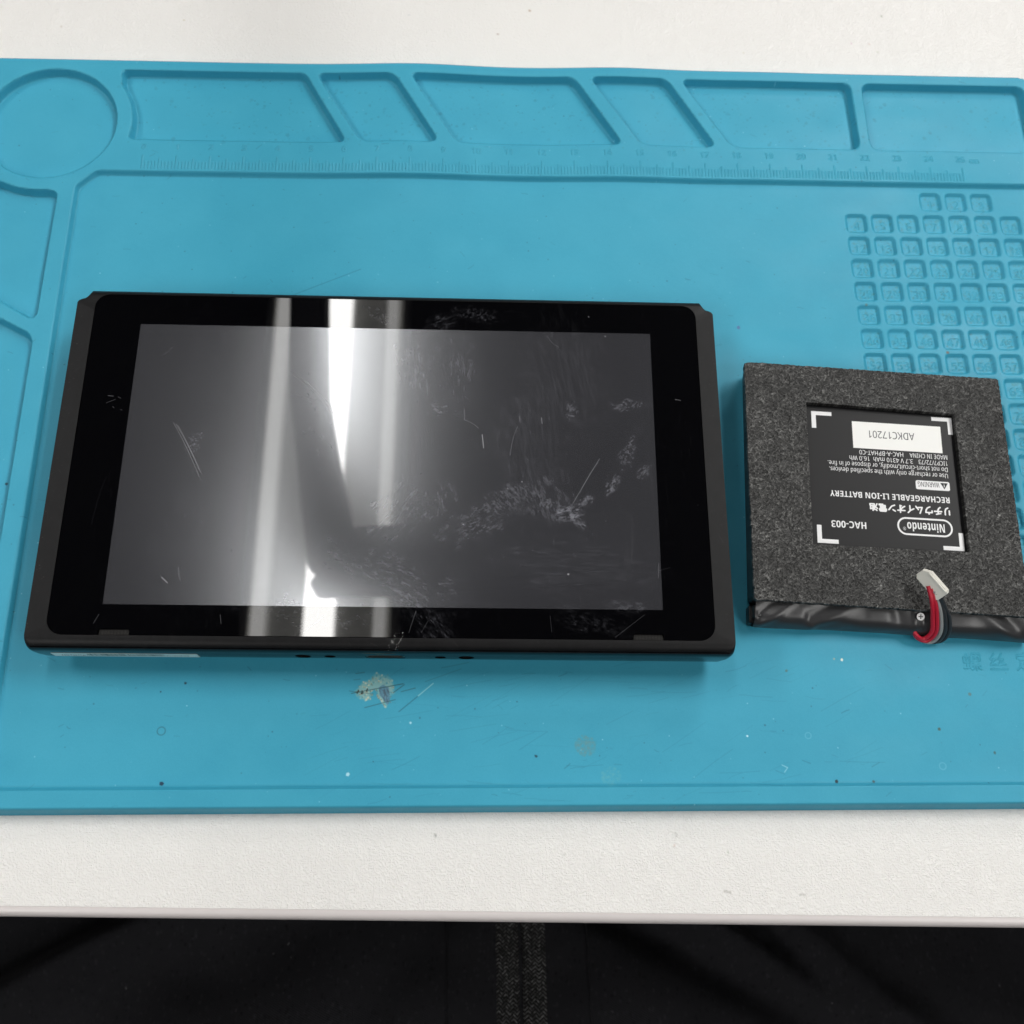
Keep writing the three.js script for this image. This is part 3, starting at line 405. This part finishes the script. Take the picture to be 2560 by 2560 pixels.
    text('1ICP7/72/73', 2.7, 25.9, 1.85, 8.1); text('3.7 V 4310 mAh  16.0 Wh', 12.2, 25.9, 1.85, 17.4); text('MADE IN CHINA', 2.6, 27.7, 1.85, 10.4); text('HAC-A-BPHAT-C0', 14.6, 27.7, 1.85, 12.2);
    g.fillStyle = '#f1f1ee'; g.fillRect(3.9, 28.5, 24.4, 7.9); g.fillStyle = '#3a3a3e'; text('ADKC17201', 11.3, 33.6, 2.9, 12.9);
    g.restore();
    const lab = flat([[L0, Q0], [L1, Q0], [L1, Q1], [L0, Q1]], 7.03);
    mesh('printed_label', planarUV(lab, L0, L1, Q0, Q1, true), new THREE.MeshPhysicalMaterial({ map: tex(c), roughness: 0.42, specularIntensity: 0.4 }), bat, 'black label with white print and corner brackets, upside down'); }
  /* wrinkled foil flap folded over the front end */
  { const prof = new THREE.CatmullRomCurve3([[33.5, 7.0], [35.6, 6.9], [37.6, 6.45], [39.7, 5.6], [41.0, 4.0], [41.4, 2.2], [41.2, 0.9], [40.6, 0.15], [38, 0.05], [33.5, 0.05]].map(([q, y]) => new THREE.Vector3(0, y, q)));
    const nu = 240, nv = 64, rg = [];
    const ridge = (p, t, p0, t0, p1, t1, w) => { const ex = p1 - p0, ey = (t1 - t0) * 14, wx = p - p0, wy = (t - t0) * 14, s = Math.max(0, Math.min(1, (wx * ex + wy * ey) / (ex * ex + ey * ey))), d = Math.hypot(wx - ex * s, wy - ey * s); return Math.exp(-(d * d) / (w * w)) * (1 - 0.5 * s); };
    for (let i = 0; i <= nu; i++) { const p = -34.2 + 72.4 * i / nu, r = [];
      for (let j = 0; j <= nv; j++) { const t = j / nv, c = prof.getPoint(t), tn = prof.getTangent(t), N2 = [-tn.z, tn.y]; // normal in (y, q)
        const m = Math.sin(Math.PI * Math.min(1, t * 1.25)) ** 0.7;
        let d = 0.55 * ridge(p, t, -33.5, 0.5, -22, 0.02, 0.9) - 0.5 * ridge(p, t, -33, 0.3, -27, 0.02, 1.0) + 0.5 * ridge(p, t, -33, 0.62, -12, 0.5, 1.2) - 0.55 * ridge(p, t, -20, 0.3, -12, 0.02, 1.3) + 0.45 * ridge(p, t, -19, 0.45, -6, 0.05, 1.1) - 0.5 * ridge(p, t, -17, 0.45, -9, 0.5, 1.6) - 0.6 * ridge(p, t, 1.5, 0.02, 4, 0.45, 1.7) + 0.3 * ridge(p, t, 7, 0.02, 7.4, 0.5, 0.8) - 0.35 * ridge(p, t, 9.4, 0.05, 9.6, 0.4, 0.8) - 0.7 * ridge(p, t, 28, 0.02, 38, 0.5, 1.5) + 0.6 * ridge(p, t, 22, 0.02, 38, 0.62, 1.3);
        d += (fbm(p / 11, t * 2.4, 61, 2) - 0.5) * 1.0 + (fbm(p / 3, t * 4, 64, 2) - 0.5) * 0.07;
        r.push([p, Math.max(0.02, c.y - N2[1] * 0 + Math.abs(tn.z) * d * m), c.z + Math.abs(tn.y) * d * m * 0.8]); }
      rg.push(r); }
    const gf = loft(rg, false); { const ix = gf.index.array; for (let i = 0; i < ix.length; i += 3) { const q = ix[i]; ix[i] = ix[i + 1]; ix[i + 1] = q; } gf.computeVertexNormals(); if (gf.attributes.normal.getY(10) < 0) { for (let i = 0; i < ix.length; i += 3) { const q = ix[i]; ix[i] = ix[i + 1]; ix[i + 1] = q; } gf.computeVertexNormals(); } }
    mesh('foil_flap', gf, new THREE.MeshPhysicalMaterial({ color: lin(0.035, 0.035, 0.037), roughness: 0.32, specularIntensity: 1, side: THREE.DoubleSide }), bat, 'creased satin black foil along the front end');
    const tape = box(-35.2, -33.4, 0.05, 3.2, 36.4, 41.0, 0.3); mesh('end_tab', tape, foil, bat);
    mesh('end_tab', box(-35.6, -33.6, 2.6, 5.6, 35.6, 38.9, 0.35).rotateY(0.03), foil, bat); }
  /* polarity mark */
  { const mk = mesh('polarity_mark', new THREE.CylinderGeometry(1.0, 1.0, 0.12, 28).rotateX(0.3).translate(8.2, 6.95, 37.6), new THREE.MeshStandardMaterial({ color: lin(0.8, 0.8, 0.8), roughness: 0.5 }), bat, 'white dot with a plus sign');
    const q = [box(-0.6, 0.6, 0.06, 0.12, -0.12, 0.12), box(-0.12, 0.12, 0.06, 0.125, -0.6, 0.6)].map((b) => b.rotateX(0.3).translate(8.2, 6.95, 37.6)); mesh('plus_sign', q, foil, mk); }
  /* wire lead and connector */
  const wireMat = (r, g, b) => new THREE.MeshPhysicalMaterial({ color: lin(r, g, b), roughness: 0.42 });
  const RED = wireMat(0.5, 0.012, 0.035), GREY = wireMat(0.3, 0.31, 0.31), BLACK = wireMat(0.03, 0.032, 0.036);
  for (const [m, pts, label] of [
    [RED, [[7.0, 39.0, 4], [8.2, 41.6, 3.4], [10.3, 42.3, 2.6], [11.6, 41.1, 4.6], [10.7, 37.9, 8.3], [9.4, 34.5, 11.5], [8.2, 31.0, 12.8]], 'red wire'], [RED, [[7.4, 39.2, 3], [8.6, 42.0, 2.6], [11.4, 42.7, 2.0], [12.8, 41.1, 4.4], [11.8, 37.8, 8.3], [10.3, 34.5, 11.4], [8.9, 31.6, 12.8]], 'red wire'],
    [GREY, [[8.0, 39.4, 2.4], [9.5, 42.1, 2.0], [12.7, 42.8, 1.5], [14.0, 41.2, 4], [12.9, 37.7, 8.2], [11.2, 34.8, 11], [9.6, 32.2, 12.8]], 'grey wire'], [BLACK, [[9.0, 39.6, 2], [10.5, 42.2, 1.6], [14.0, 42.6, 1.3], [15.2, 41.0, 4], [14.0, 37.7, 8.1], [12.2, 35.0, 10.6], [10.3, 32.8, 12.8]], 'black wire'], [BLACK, [[10, 39.6, 1.6], [11.6, 42.2, 1.2], [15.3, 42.3, 1.2], [16.4, 40.8, 4], [15.2, 37.5, 7.8], [13.2, 35.4, 10.2], [11.0, 33.4, 12.8]], 'black wire']])
    mesh('wire', new THREE.TubeGeometry(new THREE.CatmullRomCurve3(pts.map(([p, q, y]) => new THREE.Vector3(p, y, q))), 60, 0.54, 10), m, bat, label);
  { const dir = Math.atan2(33.2 - 27.6, 11.4 - 6.9), place = (g) => g.rotateX(-0.62).rotateY(-dir).translate(9.2, 13.2, 30.5);
    const white = new THREE.MeshPhysicalMaterial({ color: lin(0.8, 0.78, 0.71), roughness: 0.42 });
    const sh = new THREE.Shape(V2([[-4.0, -1.3], [-3.3, -1.9], [3.5, -1.9], [3.9, -1.4], [3.9, 1.5], [3.4, 1.9], [-2.4, 1.9], [-4.0, 0.7]]));
    const body = new THREE.ExtrudeGeometry(sh, { depth: 1.1, bevelEnabled: true, bevelSize: 0.14, bevelThickness: 0.14, bevelSegments: 2 }); body.translate(0, 0, -0.55);
    const conn = mesh('connector', place(body), white, bat, 'small white plug at the end of the wires');
    mesh('ridge', place(box(-2.6, 3.6, 1.35, 1.75, 0.6, 1.0, 0.1)), white, conn);
    for (const x of [-3.2, 3.4]) mesh('latch', place(box(x - 0.3, x + 0.3, -1.5, 0.9, -1.0, -0.55, 0.08)), white, conn);
    const crimp = new THREE.MeshStandardMaterial({ color: lin(0.6, 0.56, 0.48), metalness: 1, roughness: 0.35 });
    for (let i = 0; i < 5; i++) mesh('crimp', place(box(-2.5 + i * 1.25, -1.9 + i * 1.25, -2.5, -1.9, -0.35, 0.35, 0.1)), crimp, conn);
  }
}

/* ---------- seated person: lap of the jacket below the desk edge ---------- */
{
  const who = thing('person', 'person in black zipped clothing seated close to the front desk edge', 'person', [38, 0, 0]);
  const path = new THREE.CatmullRomCurve3([[0, -262, -160], [0, -250, -40], [0, -225, 60], [0, -205, 150], [0, -165, 250], [0, -90, 330], [0, -10, 370], [0, 60, 390]].map((p) => new THREE.Vector3(...p)));
  const line = (x, z, x0, z0, x1, z1, w) => { const ex = x1 - x0, ez = z1 - z0, L = Math.hypot(ex, ez), d = ((x - x0) * ez - (z - z0) * ex) / L; return Math.exp(-(d * d) / (w * w)); };
  function fold(x, z) {   // x, z seen from above, world millimetres
    let h = 0;
    h += -13 * line(x, z, 72, 112, 150, 152, 6) + 12 * line(x, z, 92, 112, 160, 152, 8) - 8 * line(x, z, 110, 112, 158, 150, 6.5) + 10 * line(x, z, 122, 112, 168, 150, 6) - 8 * line(x, z, 124, 118, 175, 160, 5);
    h += 13 * line(x, z, -150, 150, -100, 124, 9) - 8 * line(x, z, -150, 134, -100, 112, 7) - 5 * line(x, z, -120, 152, -60, 128, 14);
    h += -4 * line(x, z, 5, 120, -30, 165, 8) + 5 * line(x, z, 70, 130, 95, 165, 12);
    return h + (fbm(x / 40, z / 40, 91, 3) - 0.5) * 10;
  }
  const nS = 260, nR = 260, rings = [], top = [];
  for (let i = 0; i <= nS; i++) {
    const s = i / nS, c = path.getPoint(s), t = path.getTangent(s), ny = t.z, nz = -t.y, end = Math.min(1, s / 0.05, (1 - s) / 0.06), e = Math.sqrt(1 - (1 - Math.max(0, end)) ** 2) * 0.98 + 0.02, r = [];
    for (let j = 0; j < nR; j++) {
      const a = j / nR * 2 * Math.PI, ca = Math.cos(a), sa = Math.sin(a), up = Math.max(0, sa);
      const x = Math.sign(ca) * Math.abs(ca) ** 0.8 * 236 * e, o = Math.sign(sa) * Math.abs(sa) ** 0.55 * 92 * e;
      const wx = x + 38, wz = c.z + nz * o, f = up > 0.02 ? fold(wx, wz) * Math.min(1, up * 2.2) * (s > 0.3 ? 1 : 0.4) : 0, dip = -14 * Math.exp(-((x / 30) ** 2)) * up * (1 - sm(0.45, 0.7, s));
      r.push([x, c.y + ny * (o + f + dip), c.z + nz * (o + f + dip)]);
    }
    rings.push(r);
  }
  const N = 512;
  const weave = dataTex(N, (x, y) => 0.5 + 0.22 * Math.sin((x + y * 0.5) * 2 * Math.PI / 8) * Math.sin((x - y) * 2 * Math.PI / 16) + 0.3 * (hash(x, y, 15) - 0.5));
  weave.repeat.set(1 / 0.045, 1 / 0.045);
  const lint = (() => { const [c, g] = canvas(1024, 1024), R = rng(52); g.fillStyle = 'rgb(32,32,35)'; g.fillRect(0, 0, 1024, 1024); for (let i = 0; i < 26000; i++) { const q = 14 + R() * 40 | 0; g.fillStyle = `rgba(${q},${q},${q + 3},.5)`; g.fillRect(R() * 1024, R() * 1024, 1 + R() * 2, 1 + R() * 4); } for (let i = 0; i < 70; i++) { g.fillStyle = `rgba(150,150,150,${0.2 + R() * 0.6})`; g.beginPath(); g.ellipse(R() * 1024, R() * 1024, 0.6 + R() * 1.2, 0.6, R() * 3, 0, 7); g.fill(); } return tex(c, true, [1 / 0.3, 1 / 0.3]); })();
  const cloth = new THREE.MeshPhysicalMaterial({ map: lint, bumpMap: weave, bumpScale: 0.0003, roughness: 0.9, specularIntensity: 0.3, sheen: 0.3, sheenRoughness: 0.5, sheenColor: lin(0.25, 0.25, 0.27) });
  const g = loft(rings, true, true, true);
  { const p = g.attributes.position; const ix = g.index.array; g.computeVertexNormals(); const k = 100 * nR + (nR >> 2); if (g.attributes.normal.getY(k) < 0) { for (let i = 0; i < ix.length; i += 3) { const q = ix[i]; ix[i] = ix[i + 1]; ix[i + 1] = q; } g.computeVertexNormals(); } planarUV(g, 0, 1000, 0, 1000); }
  mesh('clothed_body', g, cloth, who);
  // surface height under a given x, z of the top half, for the zip and seams
  const onTop = (x, i, lift) => { const r = rings[i]; let best = null; for (let j = 0; j < nR >> 1; j++) { const p = r[j], q = r[j + 1]; if ((p[0] - x) * (q[0] - x) <= 0 && p[1] - q[1] !== undefined) { const t = (x - p[0]) / ((q[0] - p[0]) || 1); best = [x, p[1] + (q[1] - p[1]) * t, p[2] + (q[2] - p[2]) * t]; break; } } const s = i / nS, t = path.getTangent(s); return [best[0], best[1] + t.z * lift, best[2] - t.y * lift]; };
  const strip = (x0, x1, lift, nx, wav = 0) => { const rg = []; for (let i = 78; i < 190; i++) { const r = []; for (let k = 0; k <= nx; k++) { const u = k / nx; r.push(onTop(x0 + (x1 - x0) * u + wav * Math.sin(i * 0.11), i, lift * (k === 0 || k === nx ? -0.6 : 1))); } rg.push(r); } const q = loft(rg, false); const ix = q.index.array; if (q.attributes.normal.getY(6 * (nx + 1) + 1) < 0) { for (let i = 0; i < ix.length; i += 3) { const w = ix[i]; ix[i] = ix[i + 1]; ix[i + 1] = w; } q.computeVertexNormals(); } return planarUV(q, 0, 1000, 0, 1000); };
  const knit = dataTex(256, (x, y) => { const a = ((x >> 3) & 1) ? (x + y) : (x - y); return 0.25 + 0.7 * Math.abs(Math.sin((a) * Math.PI / 8)) * (0.7 + 0.5 * hash(x >> 2, y >> 2, 6)); });
  knit.repeat.set(1 / 0.04, 1 / 0.04);
  const knitCol = dataTex(256, (x, y) => { const a = ((x >> 3) & 1) ? (x + y) : (x - y), v = Math.abs(Math.sin(a * Math.PI / 8)) * (0.5 + 0.7 * hash(x >> 2, y >> 2, 6)); const q = 9 + 84 * v * v; return [q, q, q]; }, true); knitCol.repeat.set(1 / 0.04, 1 / 0.04);
  const zipMat = new THREE.MeshPhysicalMaterial({ map: knitCol, bumpMap: knit, bumpScale: 0.0005, roughness: 0.75, specularIntensity: 0.5 });
  const zip = mesh('zipper', strip(-7.5, 1.2, 1.0, 8, 0.4), zipMat, who, 'dark grey woven zipper tape'); mesh('zipper_tape', strip(1.6, 10.5, 1.0, 8, 0.4), zipMat, zip);
  for (const x of [-24, 24]) mesh('seam', strip(x - 0.5, x + 0.5, 0.5, 3, 0.5), cloth, who);
}

/* ---------- stand whose boom and head show mirrored in the screen ---------- */
{
  const st = thing('boom_stand', 'black boom stand with a bar shaped head above the desk, mirrored in the screen', 'stand', [0, DESK, 0]);
  const m = new THREE.MeshPhysicalMaterial({ color: lin(0.012, 0.013, 0.018), roughness: 0.5 });
  mesh('base', box(-190, -70, 0, 14, -680, -570, 4), m, st);
  mesh('post', new THREE.CylinderGeometry(13, 13, 480, 28).translate(-128, 254, -620), m, st);
  const ring = (z, x0, x1) => roundRect(x0, x1, 455, 483, 6, 4).map(([x, y]) => [x, y, z]);
  mesh('boom', toCreasedNormals(loft([ring(-645, -150, -108), ring(-314, -123, -95), ring(-236, -118, -90), ring(-179, -108, -78), ring(-145, -103, -69), ring(-100, -95, -60)], true, true, true).toNonIndexed(), 0.6), m, st);
  const hp = rounded([[-92, -84], [-40, -86], [128, -100], [130, -141], [-41, -127], [-64, -126]], 6); const hs = new THREE.ExtrudeGeometry(new THREE.Shape(V2(hp)), { depth: 26, bevelEnabled: true, bevelSize: 2, bevelThickness: 2, bevelSegments: 2 }); hs.rotateX(Math.PI / 2); hs.translate(0, 482, 0);
  mesh('head', hs, m, st);
}

/* ---------- ceiling lamps ---------- */
const lampMetal = new THREE.MeshStandardMaterial({ color: lin(0.7, 0.7, 0.68), roughness: 0.5 });
function areaLight(parent, w, h, x, y, z, power) {   // looks straight down
  const l = new THREE.RectAreaLight(LAMP_COLOR, power, w * 0.001, h * 0.001); l.name = 'light'; l.position.set(x * 0.001, y * 0.001, z * 0.001); l.rotation.x = -Math.PI / 2; parent.add(l);
}
const glow = (k) => new THREE.MeshStandardMaterial({ color: lin(0.8, 0.8, 0.78), emissive: LAMP_COLOR, emissiveIntensity: k, roughness: 0.6 });
{
  const y = 1914;
  const lamp = thing('tube_lamp', 'ceiling tube lamp with a bright middle diffuser between two dim side strips', 'lamp', [-312, y, -905]);
  mesh('housing', [box(-165, 165, 52, 60, -620, 620), box(-165, -150, 4, 52, -620, 620), box(150, 165, 4, 52, -620, 620)], lampMetal, lamp);
  mesh('diffuser', box(-33, 33, 2, 50, -600, 600, 6), glow(4), lamp); areaLight(lamp, 66, 1200, 0, 0, 0, LAMP);
  for (const [x, w, k] of [[-128, 30, 0.2], [127, 25, 0.14]]) { mesh('side_strip', box(x - w / 2, x + w / 2, 2, 46, -600, 600, 4), glow(2), lamp); areaLight(lamp, w, 1200, x, 0, 0, LAMP * k); }
  for (const [x, z, k, label] of [[1350, -950, 1, 'wide ceiling light panel over the side where the battery lies'], [-2150, -950, 0.8, 'wide ceiling light panel beyond the tube lamp, away from the battery'], [1500, -2700, 1, 'wide ceiling light panel farther back, beyond the far edge of the desk'], [1350, 1150, 0.4, 'wide ceiling light panel behind the seated person, on the battery side'], [-1250, 1500, 0.45, 'wide ceiling light panel behind the seated person, on the tablet side']]) {
    const p = thing('light_panel', label, 'light panel', [x, y, z], 'ceiling light panels');
    mesh('frame', [box(-320, 320, 14, 40, -620, 620), box(-320, -302, 0, 14, -620, 620), box(302, 320, 0, 14, -620, 620), box(-302, 302, 0, 14, -620, -602), box(-302, 302, 0, 14, 602, 620)], lampMetal, p);
    mesh('diffuser', box(-301, 301, 4, 13, -601, 601), glow(4), p); areaLight(p, 600, 1200, 0, 2, 0, LAMP * 0.6 * k);
  }
}

renderer.render(scene, camera);
